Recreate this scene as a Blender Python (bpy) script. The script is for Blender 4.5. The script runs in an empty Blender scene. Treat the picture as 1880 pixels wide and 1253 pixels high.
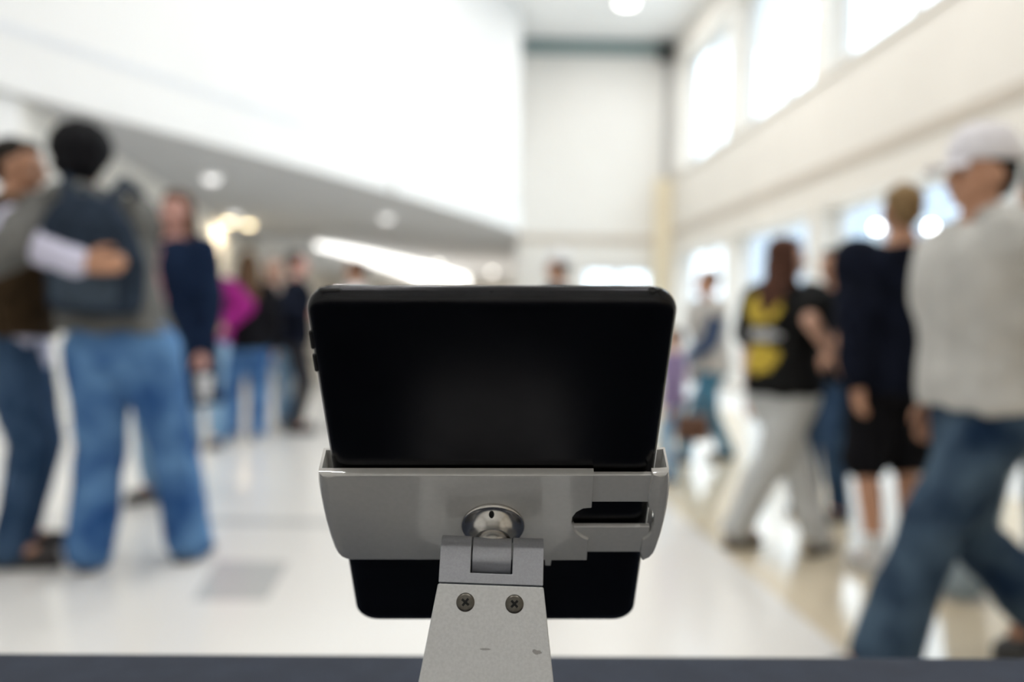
import bpy, bmesh, math, random
import numpy as np
from mathutils import Vector, Matrix, noise

random.seed(7)
SC = bpy.context.scene
COL = SC.collection
R = math.radians

# ------------------------------------------------------------------ camera
cam = bpy.data.cameras.new('camera')
cam.sensor_width = 36.0
cam.lens = 1610.0 / 1880.0 * 36.0
cam.clip_start = 0.02
cam.clip_end = 300
cam.dof.use_dof = True
cam.dof.focus_distance = 0.462
cam.dof.aperture_fstop = 2.75
camo = bpy.data.objects.new('camera', cam)
COL.objects.link(camo)
camo.matrix_world = (Matrix.Translation((0, 0, 1.05)) @ Matrix.Rotation(R(90 - 1.03), 4, 'X')
                     @ Matrix.Rotation(R(1.2), 4, 'Z'))
SC.camera = camo

# ------------------------------------------------------------------ overcast sky
SKY = 8.0
w = bpy.data.worlds.new('overcast_sky')
SC.world = w
w.use_nodes = True
nt = w.node_tree
nt.nodes.clear()
out = nt.nodes.new('ShaderNodeOutputWorld')
bg = nt.nodes.new('ShaderNodeBackground')
tc = nt.nodes.new('ShaderNodeTexCoord')
sep = nt.nodes.new('ShaderNodeSeparateXYZ')
mx = nt.nodes.new('ShaderNodeMath'); mx.operation = 'MAXIMUM'; mx.inputs[1].default_value = 0.0
ma = nt.nodes.new('ShaderNodeMath'); ma.operation = 'MULTIPLY_ADD'
ma.inputs[1].default_value = SKY * 2 / 3; ma.inputs[2].default_value = SKY / 3
bg.inputs['Color'].default_value = (0.79, 0.90, 1.0, 1)
nt.links.new(tc.outputs['Generated'], sep.inputs[0])
nt.links.new(sep.outputs['Z'], mx.inputs[0])
nt.links.new(mx.outputs[0], ma.inputs[0])
nt.links.new(ma.outputs[0], bg.inputs['Strength'])
nt.links.new(bg.outputs[0], out.inputs[0])

# ------------------------------------------------------------------ exposure
SC.view_settings.view_transform = 'Standard'
SC.view_settings.look = 'None'
SC.view_settings.gamma = 1.0
SC.view_settings.exposure = 0.05
SC.view_settings.use_curve_mapping = False
LAMP_W = 75.0          # each round ceiling lamp, the added fill ones too
DOWN_W = 14.0           # each small downlight in the lower ceiling

# ------------------------------------------------------------------ materials
MATS = {}


def mat(name, col, rough=0.6, metal=0.0, scale=0.0, var=0.12, bump=0.0, bscale=None, spec=0.5, emit=None, estr=0.0,
        col2=None, coat=0.0):
    if name in MATS:
        return MATS[name]
    m = bpy.data.materials.new(name)
    m.use_nodes = True
    t = m.node_tree
    b = t.nodes['Principled BSDF']
    b.inputs['Base Color'].default_value = (*col, 1)
    b.inputs['Roughness'].default_value = rough
    b.inputs['Metallic'].default_value = metal
    b.inputs['Specular IOR Level'].default_value = spec
    if coat:
        b.inputs['Coat Weight'].default_value = coat
        b.inputs['Coat Roughness'].default_value = 0.08
    if emit:
        b.inputs['Emission Color'].default_value = (*emit, 1)
        b.inputs['Emission Strength'].default_value = estr
    tcn = t.nodes.new('ShaderNodeTexCoord')
    if scale:
        n = t.nodes.new('ShaderNodeTexNoise')
        n.inputs['Scale'].default_value = scale
        n.inputs['Detail'].default_value = 5
        t.links.new(tcn.outputs['Object'], n.inputs['Vector'])
        r = t.nodes.new('ShaderNodeValToRGB')
        c2 = col2 or tuple(min(1, c * (1 + var)) for c in col)
        c1 = col if col2 else tuple(c * (1 - var) for c in col)
        r.color_ramp.elements[0].position = 0.36
        r.color_ramp.elements[1].position = 0.64
        r.color_ramp.elements[0].color = (*c1, 1)
        r.color_ramp.elements[1].color = (*c2, 1)
        t.links.new(n.outputs['Fac'], r.inputs[0])
        t.links.new(r.outputs[0], b.inputs['Base Color'])
    if bump:
        n2 = t.nodes.new('ShaderNodeTexNoise')
        n2.inputs['Scale'].default_value = bscale or 200
        n2.inputs['Detail'].default_value = 3
        t.links.new(tcn.outputs['Object'], n2.inputs['Vector'])
        bp = t.nodes.new('ShaderNodeBump')
        bp.inputs['Strength'].default_value = bump
        bp.inputs['Distance'].default_value = 0.002
        t.links.new(n2.outputs['Fac'], bp.inputs['Height'])
        t.links.new(bp.outputs[0], b.inputs['Normal'])
    MATS[name] = m
    return m


def spots(m, items):
    """flat print: ellipsoidal patches of colour in object space: (centre, radii, colour, breakup scale)"""
    t = m.node_tree
    b = t.nodes['Principled BSDF']
    tcn = t.nodes.new('ShaderNodeTexCoord')
    src = b.inputs['Base Color'].links[0].from_socket if b.inputs['Base Color'].links else None
    for c, r, colr, sc in items:
        mp = t.nodes.new('ShaderNodeMapping')
        mp.inputs['Location'].default_value = tuple(-c[i] / r[i] for i in range(3))
        mp.inputs['Scale'].default_value = tuple(1 / r[i] for i in range(3))
        t.links.new(tcn.outputs['Object'], mp.inputs['Vector'])
        ln = t.nodes.new('ShaderNodeVectorMath'); ln.operation = 'LENGTH'
        t.links.new(mp.outputs[0], ln.inputs[0])
        no = t.nodes.new('ShaderNodeTexNoise'); no.inputs['Scale'].default_value = sc
        t.links.new(tcn.outputs['Object'], no.inputs['Vector'])
        ad = t.nodes.new('ShaderNodeMath'); ad.operation = 'MULTIPLY_ADD'
        t.links.new(no.outputs['Fac'], ad.inputs[0]); ad.inputs[1].default_value = 0.9
        t.links.new(ln.outputs['Value'], ad.inputs[2])
        lt = t.nodes.new('ShaderNodeMath'); lt.operation = 'LESS_THAN'; lt.inputs[1].default_value = 1.4
        t.links.new(ad.outputs[0], lt.inputs[0])
        mi = t.nodes.new('ShaderNodeMix'); mi.data_type = 'RGBA'
        t.links.new(lt.outputs[0], mi.inputs[0])
        if src:
            t.links.new(src, mi.inputs[6])
        else:
            mi.inputs[6].default_value = b.inputs['Base Color'].default_value
        mi.inputs[7].default_value = (*colr, 1)
        src = mi.outputs[2]
    t.links.new(src, b.inputs['Base Color'])


def glass_mat():
    m = bpy.data.materials.new('window_glass')
    m.use_nodes = True
    t = m.node_tree
    t.nodes.clear()
    o = t.nodes.new('ShaderNodeOutputMaterial')
    tr = t.nodes.new('ShaderNodeBsdfTransparent'); tr.inputs[0].default_value = (0.95, 0.97, 0.98, 1)
    gl = t.nodes.new('ShaderNodeBsdfGlossy'); gl.inputs['Roughness'].default_value = 0.02
    mixs = t.nodes.new('ShaderNodeMixShader')
    fr = t.nodes.new('ShaderNodeFresnel')
    ge = t.nodes.new('ShaderNodeNewGeometry')          # the same index of refraction from either face of the thin pane
    ior = t.nodes.new('ShaderNodeMix'); ior.data_type = 'FLOAT'
    ior.inputs[2].default_value = 1.38; ior.inputs[3].default_value = 1 / 1.38
    t.links.new(ge.outputs['Backfacing'], ior.inputs[0])
    t.links.new(ior.outputs[0], fr.inputs[0])
    t.links.new(fr.outputs[0], mixs.inputs[0])
    t.links.new(tr.outputs[0], mixs.inputs[1])
    t.links.new(gl.outputs[0], mixs.inputs[2])
    t.links.new(mixs.outputs[0], o.inputs[0])
    return m


GLASS = glass_mat()
M_white = mat('white_paint', (0.84, 0.84, 0.83), 0.6, scale=0.8, var=0.015)
M_cream = mat('cream_paint', (0.83, 0.80, 0.74), 0.6, scale=0.8, var=0.015)
M_beige = mat('beige_paint', (0.74, 0.70, 0.64), 0.6, scale=0.8, var=0.02)
M_tan = mat('tan_paint', (0.52, 0.46, 0.39), 0.6, scale=1.5, var=0.03)
M_ochre = mat('ochre_paint', (0.74, 0.65, 0.48), 0.6, scale=1.5, var=0.03)
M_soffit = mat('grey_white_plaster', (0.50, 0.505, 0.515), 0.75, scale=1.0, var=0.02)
M_alu = mat('window_aluminium', (0.72, 0.72, 0.72), 0.45, 0.2, scale=6, var=0.04)
M_beam = mat('grey_green_paint', (0.20, 0.27, 0.27), 0.5, scale=3, var=0.05)
M_floor = mat('polished_terrazzo', (0.79, 0.77, 0.735), 0.17, scale=90, var=0.05, spec=0.5)
M_ftan = mat('tan_terrazzo', (0.70, 0.60, 0.44), 0.10, scale=90, var=0.08, spec=0.6)
M_fgrey = mat('grey_terrazzo', (0.50, 0.50, 0.49), 0.2, scale=90, var=0.08)
M_black = mat('black_plastic', (0.012, 0.012, 0.014), 0.5, scale=40, var=0.1)


# ------------------------------------------------------------------ mesh helpers
def link(name, me, m, parent=None):
    o = bpy.data.objects.new(name, me)
    COL.objects.link(o)
    if m:
        me.materials.clear()
        me.materials.append(m)
    if parent:
        o.parent = parent
    return o


def tag(o, label=None, cat=None, group=None, kind=None):
    if label: o['label'] = label
    if cat: o['category'] = cat
    if group: o['group'] = group
    if kind: o['kind'] = kind
    return o


def empty(name, loc, rz=0.0):
    e = bpy.data.objects.new(name, None)
    e.empty_display_size = 0.1
    COL.objects.link(e)
    e.location = loc
    e.rotation_euler = (0, 0, rz)
    return e


def struct(o, label):
    o['kind'] = 'structure'
    o['label'] = label
    return o


class Sh:
    """collects closed shapes in one vertex / face list"""

    def __init__(s, k=1.0):
        s.v, s.f, s.k = [], [], k

    def add(s, vs, fs):
        n = len(s.v)
        s.v += [Vector(p) * s.k for p in vs]
        s.f += [tuple(i + n for i in f) for f in fs]

    def box(s, a, b):
        x0, y0, z0 = a
        x1, y1, z1 = b
        s.hexa([(x0, y0, z0), (x1, y0, z0), (x1, y1, z0), (x0, y1, z0), (x0, y0, z1), (x1, y0, z1), (x1, y1, z1), (x0, y1, z1)])

    def hexa(s, p):
        s.add(p, [(3, 2, 1, 0), (4, 5, 6, 7), (0, 1, 5, 4), (1, 2, 6, 5), (2, 3, 7, 6), (3, 0, 4, 7)])

    def rings(s, rs, cap=True):
        n = len(rs[0])
        vs = [p for r in rs for p in r]
        fs = []
        for i in range(len(rs) - 1):
            for j in range(n):
                k = (j + 1) % n
                fs.append((i * n + j, i * n + k, (i + 1) * n + k, (i + 1) * n + j))
        if cap:
            fs.append(tuple(reversed(range(n))))
            fs.append(tuple((len(rs) - 1) * n + j for j in range(n)))
        s.add(vs, fs)

    def ell(s, c, r, rot=None, nu=16, nv=10):
        c = Vector(c)
        vs, fs = [], []
        for i in range(1, nv):
            a = math.pi * i / nv
            for j in range(nu):
                b = 2 * math.pi * j / nu
                p = Vector((r[0] * math.sin(a) * math.cos(b), r[1] * math.sin(a) * math.sin(b), -r[2] * math.cos(a)))
                vs.append(c + (rot @ p if rot else p))
        lo = Vector((0, 0, -r[2])); hi = Vector((0, 0, r[2]))
        vs.append(c + (rot @ lo if rot else lo)); vs.append(c + (rot @ hi if rot else hi))
        for i in range(nv - 2):
            for j in range(nu):
                k = (j + 1) % nu
                fs.append((i * nu + j, i * nu + k, (i + 1) * nu + k, (i + 1) * nu + j))
        L, T = (nv - 1) * nu, (nv - 1) * nu + 1
        for j in range(nu):
            k = (j + 1) % nu
            fs.append((L, k, j))
            fs.append((T, (nv - 2) * nu + j, (nv - 2) * nu + k))
        s.add(vs, fs)

    def cap(s, p0, r0, p1, r1, n=12):
        """tapered capsule"""
        p0, p1 = Vector(p0), Vector(p1)
        d = p1 - p0
        if d.length < 1e-6:
            s.ell(p0, (r0, r0, r0)); return
        d.normalize()
        a = d.orthogonal().normalized()
        b = d.cross(a)
        rs = []
        for k in range(1, 5):
            t = math.pi / 2 * (1 - k / 4)
            rs.append((p0 - d * r0 * math.sin(t) * 0.999, r0 * max(math.cos(t), 0.02)))
        for k in range(0, 4):
            t = math.pi / 2 * k / 4
            rs.append((p1 + d * r1 * math.sin(t), r1 * max(math.cos(t), 0.02)))
        rs.append((p1 + d * r1, r1 * 0.02))
        rs.insert(0, (p0 - d * r0, r0 * 0.02))
        s.rings([[c + (a * math.cos(2 * math.pi * j / n) + b * math.sin(2 * math.pi * j / n)) * r for j in range(n)] for c, r in rs])

    def chain(s, pts, rad):
        for i in range(len(pts) - 1):
            s.cap(pts[i], rad[i], pts[i + 1], rad[i + 1])

    def loft(s, secs, n=24, e=0.85):
        """horizontal superellipse sections (cx, cy, z, rx, ry), bottom to top"""
        rs = []
        for cx, cy, z, rx, ry in secs:
            r = []
            for j in range(n):
                a = 2 * math.pi * j / n
                ca, sa = math.cos(a), math.sin(a)
                r.append((cx + rx * math.copysign(abs(ca) ** e, ca), cy + ry * math.copysign(abs(sa) ** e, sa), z))
            rs.append(r)
        s.rings(rs)

    def prism(s, poly, z0, z1):
        s.rings([[(x, y, z0) for x, y in poly], [(x, y, z1) for x, y in poly]])

    def mesh(s, name, T=None, smooth=False):
        me = bpy.data.meshes.new(name)
        vs = [T @ p for p in s.v] if T else s.v
        me.from_pydata([tuple(p) for p in vs], [], s.f)
        bm = bmesh.new(); bm.from_mesh(me)
        bmesh.ops.recalc_face_normals(bm, faces=bm.faces)
        bm.to_mesh(me); bm.free()
        if smooth:
            for p in me.polygons: p.use_smooth = True
        me.update()
        return me


PENDING = []          # objects whose modifiers are baked at the end


def soft(name, sh, m, parent, voxel=0.01, it=5, fold=0.0, ff=9.0, zmin=None):
    o = link(name, sh.mesh(name), m, parent)
    md = o.modifiers.new('remesh', 'REMESH'); md.mode = 'VOXEL'; md.voxel_size = voxel; md.use_smooth_shade = True
    sm = o.modifiers.new('smooth', 'SMOOTH'); sm.factor = 0.5; sm.iterations = it
    PENDING.append((o, fold, ff, zmin))
    return o


def bake_all():
    bpy.context.view_layer.update()
    dg = bpy.context.evaluated_depsgraph_get()
    new = []
    for o, fold, ff, zmin in PENDING:
        me = bpy.data.meshes.new_from_object(o.evaluated_get(dg))
        new.append((o, me, fold, ff, zmin))
    for o, me, fold, ff, zmin in new:
        o.modifiers.clear()
        old = o.data
        o.data = me
        me.name = old.name
        bpy.data.meshes.remove(old)
        n = len(me.vertices)
        co = np.empty(n * 3, np.float32); me.vertices.foreach_get('co', co); co = co.reshape(-1, 3)
        if fold:
            nr = np.empty(n * 3, np.float32); me.vertex_normals.foreach_get('vector', nr); nr = nr.reshape(-1, 3)
            ofs = random.random() * 50
            q = co * np.array((ff, ff, ff * .55)); q[:, 0] += ofs
            nn = noise.noise
            d = np.array([nn(Vector(c)) + .5 * nn(Vector(c) * 2.3) for c in q.tolist()], np.float32)
            co = co + nr * (fold * d)[:, None]
        if zmin is not None:
            co[:, 2] = np.maximum(co[:, 2], zmin)
        me.vertices.foreach_set('co', co.astype(np.float32).ravel())
        me.update()


def bevel(o, width, seg=2, ang=35):
    b = o.modifiers.new('bevel', 'BEVEL')
    b.width = width; b.segments = seg; b.limit_method = 'ANGLE'; b.angle_limit = R(ang)
    b.harden_normals = False
    for p in o.data.polygons: p.use_smooth = True
    o.modifiers.new('wn', 'WEIGHTED_NORMAL')
    return o


def bx(name, a, b, m, parent=None):
    s = Sh(); s.box(a, b)
    return link(name, s.mesh(name), m, parent)


# ================================================================== THE HALL
FL = bx('floor', (-9, -6.3, -0.2), (6.2, 36.4, 0.0), M_floor)
struct(FL, 'polished cream terrazzo floor of the hall')


def inlay(poly, m, label=None):
    s = Sh(); s.prism(poly, -0.01, 0.0015)
    o = link('floor_tile', s.mesh('floor_tile'), m, FL)
    if label: o['label'] = label
    return o


WX = lambda y, o=0.0: 3.53 + (19.5 - y) * 0.068 + o            # right wall inner face
inlay([(WX(-5.5) - 3.55, -5.5), (WX(-5.5) - 1.2, -5.5), (WX(19.0) - 1.2, 19.0), (WX(19.0) - 3.55, 19.0)], M_ftan, 'tan terrazzo strip')
inlay([(-1.17, 3.25), (-0.90, 3.27), (-0.95, 3.79), (-1.26, 3.79)], M_fgrey, 'grey terrazzo tile')
inlay([(-1.75, 4.47), (-0.55, 4.50), (-0.55, 4.62), (-1.75, 4.60)], M_fgrey, 'grey terrazzo strip')

# --- right wall with two rows of openings
OPEN = [(15.85, 19.3), (12.1, 15.5), (8.25, 11.75), (4.5, 7.9)]
UP0, UP1, LO0, LO1, HC, TH = 4.47, 6.85, 0.10, 2.70, 7.5, 0.42


def wq(y0, y1, z0, z1, o0=0.0, o1=TH):
    return [(WX(y0, o0), y0, z0), (WX(y0, o1), y0, z0), (WX(y1, o1), y1, z0), (WX(y1, o0), y1, z0),
            (WX(y0, o0), y0, z1), (WX(y0, o1), y0, z1), (WX(y1, o1), y1, z1), (WX(y1, o0), y1, z1)]


s = Sh()
ys = [-6.0] + [v for a in sorted(OPEN) for v in a] + [20.0]
s.hexa(wq(-6, 20, 0, LO0)); s.hexa(wq(-6, 20, LO1, UP0)); s.hexa(wq(-6, 20, UP1, HC))
for i in range(0, len(ys), 2):
    s.hexa(wq(ys[i], ys[i + 1], LO0, LO1)); s.hexa(wq(ys[i], ys[i + 1], UP0, UP1))
WR = struct(link('wall_right', s.mesh('wall_right'), M_beige), 'long beige wall with two rows of windows')
s = Sh(); s.hexa(wq(-6, 19.6, 3.10, 3.24, -0.03, 0.01))
struct(link('trim_1', s.mesh('trim_1'), M_tan), 'tan belt moulding along the beige window wall')
s = Sh(); s.hexa(wq(-6, 19.6, 4.38, 4.465, -0.05, 0.02))
struct(link('trim_2', s.mesh('trim_2'), M_beige), 'window sill moulding under the upper windows')
s = Sh(); s.hexa(wq(-6, 4.5, 0, .1, -0.02, 0.0)); s.hexa(wq(4.5, 19.6, 0, .1, -0.02, 0.0))
struct(link('baseboard_right', s.mesh('baseboard_right'), M_tan), 'tan baseboard under the lower windows')

wn = 0
for row, (z0, z1) in (('upper', (UP0, UP1)), ('lower', (LO0, LO1))):
    for k, (y0, y1) in enumerate(OPEN):
        wn += 1
        s = Sh(); f = 0.06
        a, b = TH - 0.14, TH - 0.06
        s.hexa(wq(y0, y1, z0, z0 + f, a, b)); s.hexa(wq(y0, y1, z1 - f, z1, a, b))
        s.hexa(wq(y0, y0 + f, z0 + f, z1 - f, a, b)); s.hexa(wq(y1 - f, y1, z0 + f, z1 - f, a, b))
        wo = struct(link('window_%d' % wn, s.mesh('window_frame'), M_alu),
                    ['farthest', 'second farthest', 'third farthest', 'nearest'][k] + ' %s window in the beige wall' % row)
        n = 2
        for j in range(1, n):
            ym = y0 + (y1 - y0) * j / n
            s = Sh(); s.hexa(wq(ym - 0.03, ym + 0.03, z0 + f, z1 - f, a, b))
            link('mullion', s.mesh('mullion'), M_alu, wo)
        for j in range(n):
            ya, yb = y0 + (y1 - y0) * j / n + 0.05, y0 + (y1 - y0) * (j + 1) / n - 0.05
            s = Sh(); s.hexa(wq(ya, yb, z0 + f - .01, z1 - f + .01, TH - 0.104, TH - 0.096))
            link('pane', s.mesh('pane'), GLASS, wo)

# --- far wall (right part) with glass double door
XF0, XF1, YF = 0.06, 3.52, 20.0
DX0, DX1, DZ = 1.55, 3.2, 2.45
s = Sh()
s.box((XF0, YF, DZ), (XF1, YF + .3, HC)); s.box((XF0, YF, 0), (DX0, YF + .3, DZ)); s.box((DX1, YF, 0), (XF1, YF + .3, DZ))
struct(link('wall_far', s.mesh('wall_far'), mat('pale_cream_paint', (0.74, 0.72, 0.68), 0.6, scale=0.8, var=0.015)), 'cream end wall of the hall')
struct(bx('trim_3', (XF0, YF - 0.04, 2.95), (XF1 - .25, YF, 3.12), M_tan), 'tan moulding across the cream end wall')
struct(bx('trim_4', (XF0 + .05, YF - 0.25, 7.22), (XF1 - .02, YF, 7.48), M_beam), 'dark grey beam at the top of the end wall')
struct(bx('trim_5', (XF1 - 0.36, YF - 0.35, 0), (XF1 - .02, YF - .002, 4.4), M_ochre), 'ochre corner pier below the sill line')
struct(bx('trim_9', (XF1 - .16, YF - .1, 4.4), (XF1 - .02, YF - .002, 7.22), mat('corner_grey', (.42, .42, .42), .5, scale=3, var=.04)), 'grey post in the far corner above the sill line')
s = Sh(); f = .06
s.box((DX0, YF + .1, DZ - f), (DX1, YF + .18, DZ)); s.box((DX0, YF + .1, 0), (DX0 + f, YF + .18, DZ - f)); s.box((DX1 - f, YF + .1, 0), (DX1, YF + .18, DZ - f))
dr = struct(link('door_1', s.mesh('door_frame'), M_alu), 'glass double door in the end wall')
xm = (DX0 + DX1) / 2
for xa, xb in ((DX0 + f, xm - .005), (xm + .005, DX1 - f)):
    s = Sh()
    s.box((xa, YF + .11, 0.01), (xa + .07, YF + .17, DZ - f)); s.box((xb - .07, YF + .11, 0.01), (xb, YF + .17, DZ - f))
    s.box((xa + .07, YF + .11, 0.01), (xb - .07, YF + .17, .2)); s.box((xa + .07, YF + .11, DZ - f - .08), (xb - .07, YF + .17, DZ - f))
    lf = link('door_leaf', s.mesh('door_leaf'), M_alu, dr)
    link('pane', bx('pane', (xa + .06, YF + .135, .19), (xb - .06, YF + .143, DZ - f - .07), GLASS).data, GLASS, lf)
for o in [o for o in bpy.data.objects if o.name.startswith('pane') and o.parent is None]:
    bpy.data.objects.remove(o)
struct(bx('wall_back', (-5.7, -6.3, 0), (5.7, -6.0, HC), M_white), 'white wall behind the camera')
s = Sh(); s.box((-5.7, -6.3, HC), (5.8, 20.3, HC + .2))
struct(link('ceiling', s.mesh('ceiling'), M_white), 'high white ceiling of the hall')

# --- curved bulkhead on the left
FP = [(-5.4, 5.6), (-4.37, 7.81), (-3.78, 9.0), (-3.17, 10.25), (-2.52, 11.63), (-1.87, 13.08), (-1.33, 14.35), (-.83, 15.63), (-.37, 16.85), (.06, 18.11)]


def strip(pts, o0, o1, z0, z1):
    """a wall of constant thickness that follows a plan polyline (offset to its left = away from the hall)"""
    s = Sh()
    ring = []
    for i, p in enumerate(pts):
        a = Vector(pts[max(i - 1, 0)]); b = Vector(pts[min(i + 1, len(pts) - 1)])
        d = (b - a).normalized(); nrm = Vector((-d.y, d.x))
        q0 = Vector(p) + nrm * o0; q1 = Vector(p) + nrm * o1
        ring.append([(q0.x, q0.y, z0), (q1.x, q1.y, z0), (q1.x, q1.y, z1), (q0.x, q0.y, z1)])
    s.rings(ring)
    return s


s = strip(FP, 0.0, 0.3, 3.0, HC)
s.box((-.24, 18.1, 3.0), (.055, 20.0, HC))
struct(link('wall_bulkhead', s.mesh('wall_bulkhead', smooth=False), M_white), 'big white bulkhead above the lower ceiling')
b1 = [p for p in FP if p[1] < 13.0] + [(-1.89, 13.03)]
b2 = [(-1.84, 13.14)] + [p for p in FP if p[1] > 13.2]
struct(link('trim_6', strip(b1, -0.06, 0.0, 2.99, 3.47).mesh('trim_6'), M_white), 'white fascia band along the near bulkhead')
struct(link('trim_7', strip(b2, -0.06, 0.0, 2.99, 3.47).mesh('trim_7'), M_white), 'white fascia band along the far bulkhead')
struct(link('shadow_line', strip(FP, -0.012, 0.0, 3.50, 3.58).mesh('shadow_line'), mat('painted_shadow_grey', (.72, .74, .77), .6, scale=2, var=.03)), 'pale grey painted shadow line above the white fascia band')  # thin strip with the shade above the fascia band put into its grey
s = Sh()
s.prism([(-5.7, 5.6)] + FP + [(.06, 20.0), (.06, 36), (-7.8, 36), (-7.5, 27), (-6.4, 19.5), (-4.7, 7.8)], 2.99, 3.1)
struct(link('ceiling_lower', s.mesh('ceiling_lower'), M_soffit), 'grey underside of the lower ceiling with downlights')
struct(link('wall_left', strip([(-5.4, -6), (-5.4, 5.6), (-4.4, 7.8)], 0, .3, 0, 2.99).mesh('wall_left'), M_white), 'white wall at the near left')
struct(link('wall_left_upper', strip([(-5.4, -6), (-5.4, 5.6)], 0, .3, 2.99, HC).mesh('wall_left_upper'), M_white), 'white wall above the near left wall')
struct(link('wall_passage', strip([(-4.4, 7.8), (-6.1, 19.5), (-7.2, 27), (-7.5, 36)], 0, .3, 0, 2.99).mesh('wall_passage'), M_cream), 'cream wall under the lower ceiling')
struct(bx('wall_passage_right', (.06, 20.3, 0), (.3, 36, 2.99), M_cream), 'cream side wall of the far passage')
struct(bx('wall_passage_end', (-7.9, 36, 0), (.3, 36.3, 3.1), M_cream), 'cream wall closing the far passage')

# --- lights of the hall and passage, a few added for fill
M_lens = mat('lamp_lens', (1, 1, 1), 0.4, emit=(1.0, 0.97, 0.92), estr=6.0)
M_lensd = mat('downlight_lens', (.9, .9, .9), 0.4, emit=(1.0, 0.98, 0.96), estr=1.6)
M_lensw = mat('warm_downlight_lens', (1, .95, .8), 0.4, emit=(1.0, 0.82, 0.50), estr=7.0)


def ring_lathe(prof, n=24):
    s = Sh()
    s.rings([[(r * math.cos(2 * math.pi * j / n), r * math.sin(2 * math.pi * j / n), z) for j in range(n)] for r, z in prof])
    return s


def lamp(name, loc, rad, lens, watt, colr, label, cat, group):
    t = empty(name, loc)
    tag(t, label, cat, group)
    link('housing', ring_lathe([(rad * 1.25, 0), (rad * 1.25, -.02), (rad * 1.05, -.05), (rad, -.05), (rad * .97, -.012), (rad * .3, -.01)]).mesh('housing', smooth=True), M_white, t)
    link('lens', ring_lathe([(rad * .96, -.016), (rad * .95, -.05), (rad * .8, -.08), (rad * .45, -.10), (rad * .02, -.105)]).mesh('lens', smooth=True), lens, t)
    if watt:
        l = bpy.data.lights.new(name + '_light', 'AREA')
        l.shape = 'DISK'; l.size = rad * 1.8; l.energy = watt; l.color = colr
        lo = bpy.data.objects.new(name + '_light', l)
        COL.objects.link(lo); lo.parent = t; lo.location = (0, 0, -.12)
    return t


for (x, y), lb in zip([(2.12, 17.4), (2.2, 12.6), (2.3, 7.8), (2.4, 3.0), (-1.6, 3.0), (-1.2, 7.8), (0.4, 12.6), (1.6, -2.2), (-1.8, -2.2)],
                      ['round ceiling lamp nearest the end wall', 'round ceiling lamp second from the end wall by windows',
                       'round ceiling lamp third from the end wall by windows', 'round ceiling lamp high above the walking boy',
                       'round ceiling lamp high above the hugging men', 'round ceiling lamp beside the near bulkhead',
                       'round ceiling lamp beside the middle of the bulkhead',
                       'added fill lamp behind the camera by the window wall', 'added fill lamp behind the camera by the white wall']):  # last two lamps are unseen, added to brighten the foreground
    lamp('ceiling_lamp', (x, y, HC), .2, M_lens, LAMP_W, (1.0, .985, .965), lb, 'ceiling lamp', 'round lamps in the high ceiling')
for (x, y), lens, wt, lb in [((-4.09, 11.84), M_lensd, 0, 'pale downlight in the grey ceiling above the woman in navy'),
                             ((-2.32, 15.92), M_lensd, 0, 'pale downlight in the grey ceiling right of centre'),
                             ((-5.1, 16.0), M_lensd, 0, 'faint downlight just above the pair of warm lights'),
                             ((-5.52, 17.0), M_lensw, DOWN_W, 'left one of the two warm yellow downlights'),
                             ((-5.26, 17.4), M_lensw, DOWN_W, 'right one of the two warm yellow downlights'),
                             ((-2.4, 28.0), M_lens, DOWN_W * 9, 'added white downlight to brighten the far passage'),  # this downlight is added to light up the passage
                             ((-.75, 31.0), M_lens, DOWN_W * 9, 'small white downlight at the end of the passage')]:
    lamp('downlight', (x, y, 2.99), .11, lens, wt, (1, .85, .6) if lens is M_lensw else (1, .97, .92), lb, 'downlight', 'downlights in the lower ceiling')

cv = [(-5.9, 20.2), (-5.3, 20.5), (-4.73, 20.95), (-4.3, 21.7), (-3.95, 22.8), (-3.64, 24.1), (-3.2, 26.2), (-2.75, 28.6), (-2.25, 31.6), (-1.8, 34.6)]
ct = empty('curved_light', (0, 0, 2.29))
tag(ct, 'long curved white light band under the far lower ceiling', 'light')
sh = strip(cv, 0.0, .12, -.02, .69)
link('housing', sh.mesh('housing'), M_white, ct)
df = strip(cv[2:], -.02, -.004, .12, .62)
nr = len(cv) - 2
for i in range(nr):                                  # the lit face widens from its near tip
    lo = .54 - .31 * min(1, i / 4.0)
    df.v[i * 4].z = lo; df.v[i * 4 + 1].z = lo
link('diffuser', df.mesh('diffuser'), mat('cove_light', (1, 1, 1), .5, emit=(1, .98, .94), estr=3.0), ct)

sp = empty('wall_speaker', (3.28, 19.66, 7.02))
tag(sp, 'small dark loudspeaker high in the far corner', 'speaker')
s = Sh(); s.hexa([(-.17, -.15, 0), (.17, -.15, 0), (.13, .09, 0), (-.13, .09, 0), (-.17, -.15, .3), (.17, -.15, .3), (.13, .09, .3), (-.13, .09, .3)])
bevel(link('cabinet', s.mesh('cabinet'), M_black, sp), .01)
link('grille', ring_lathe([(.11, 0), (.11, .012), (.05, .02), (.005, .022)]).mesh('grille', T=Matrix.Translation((0, -.15, .15)) @ Matrix.Rotation(R(90), 4, 'X'), smooth=True), M_black, sp)

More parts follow.
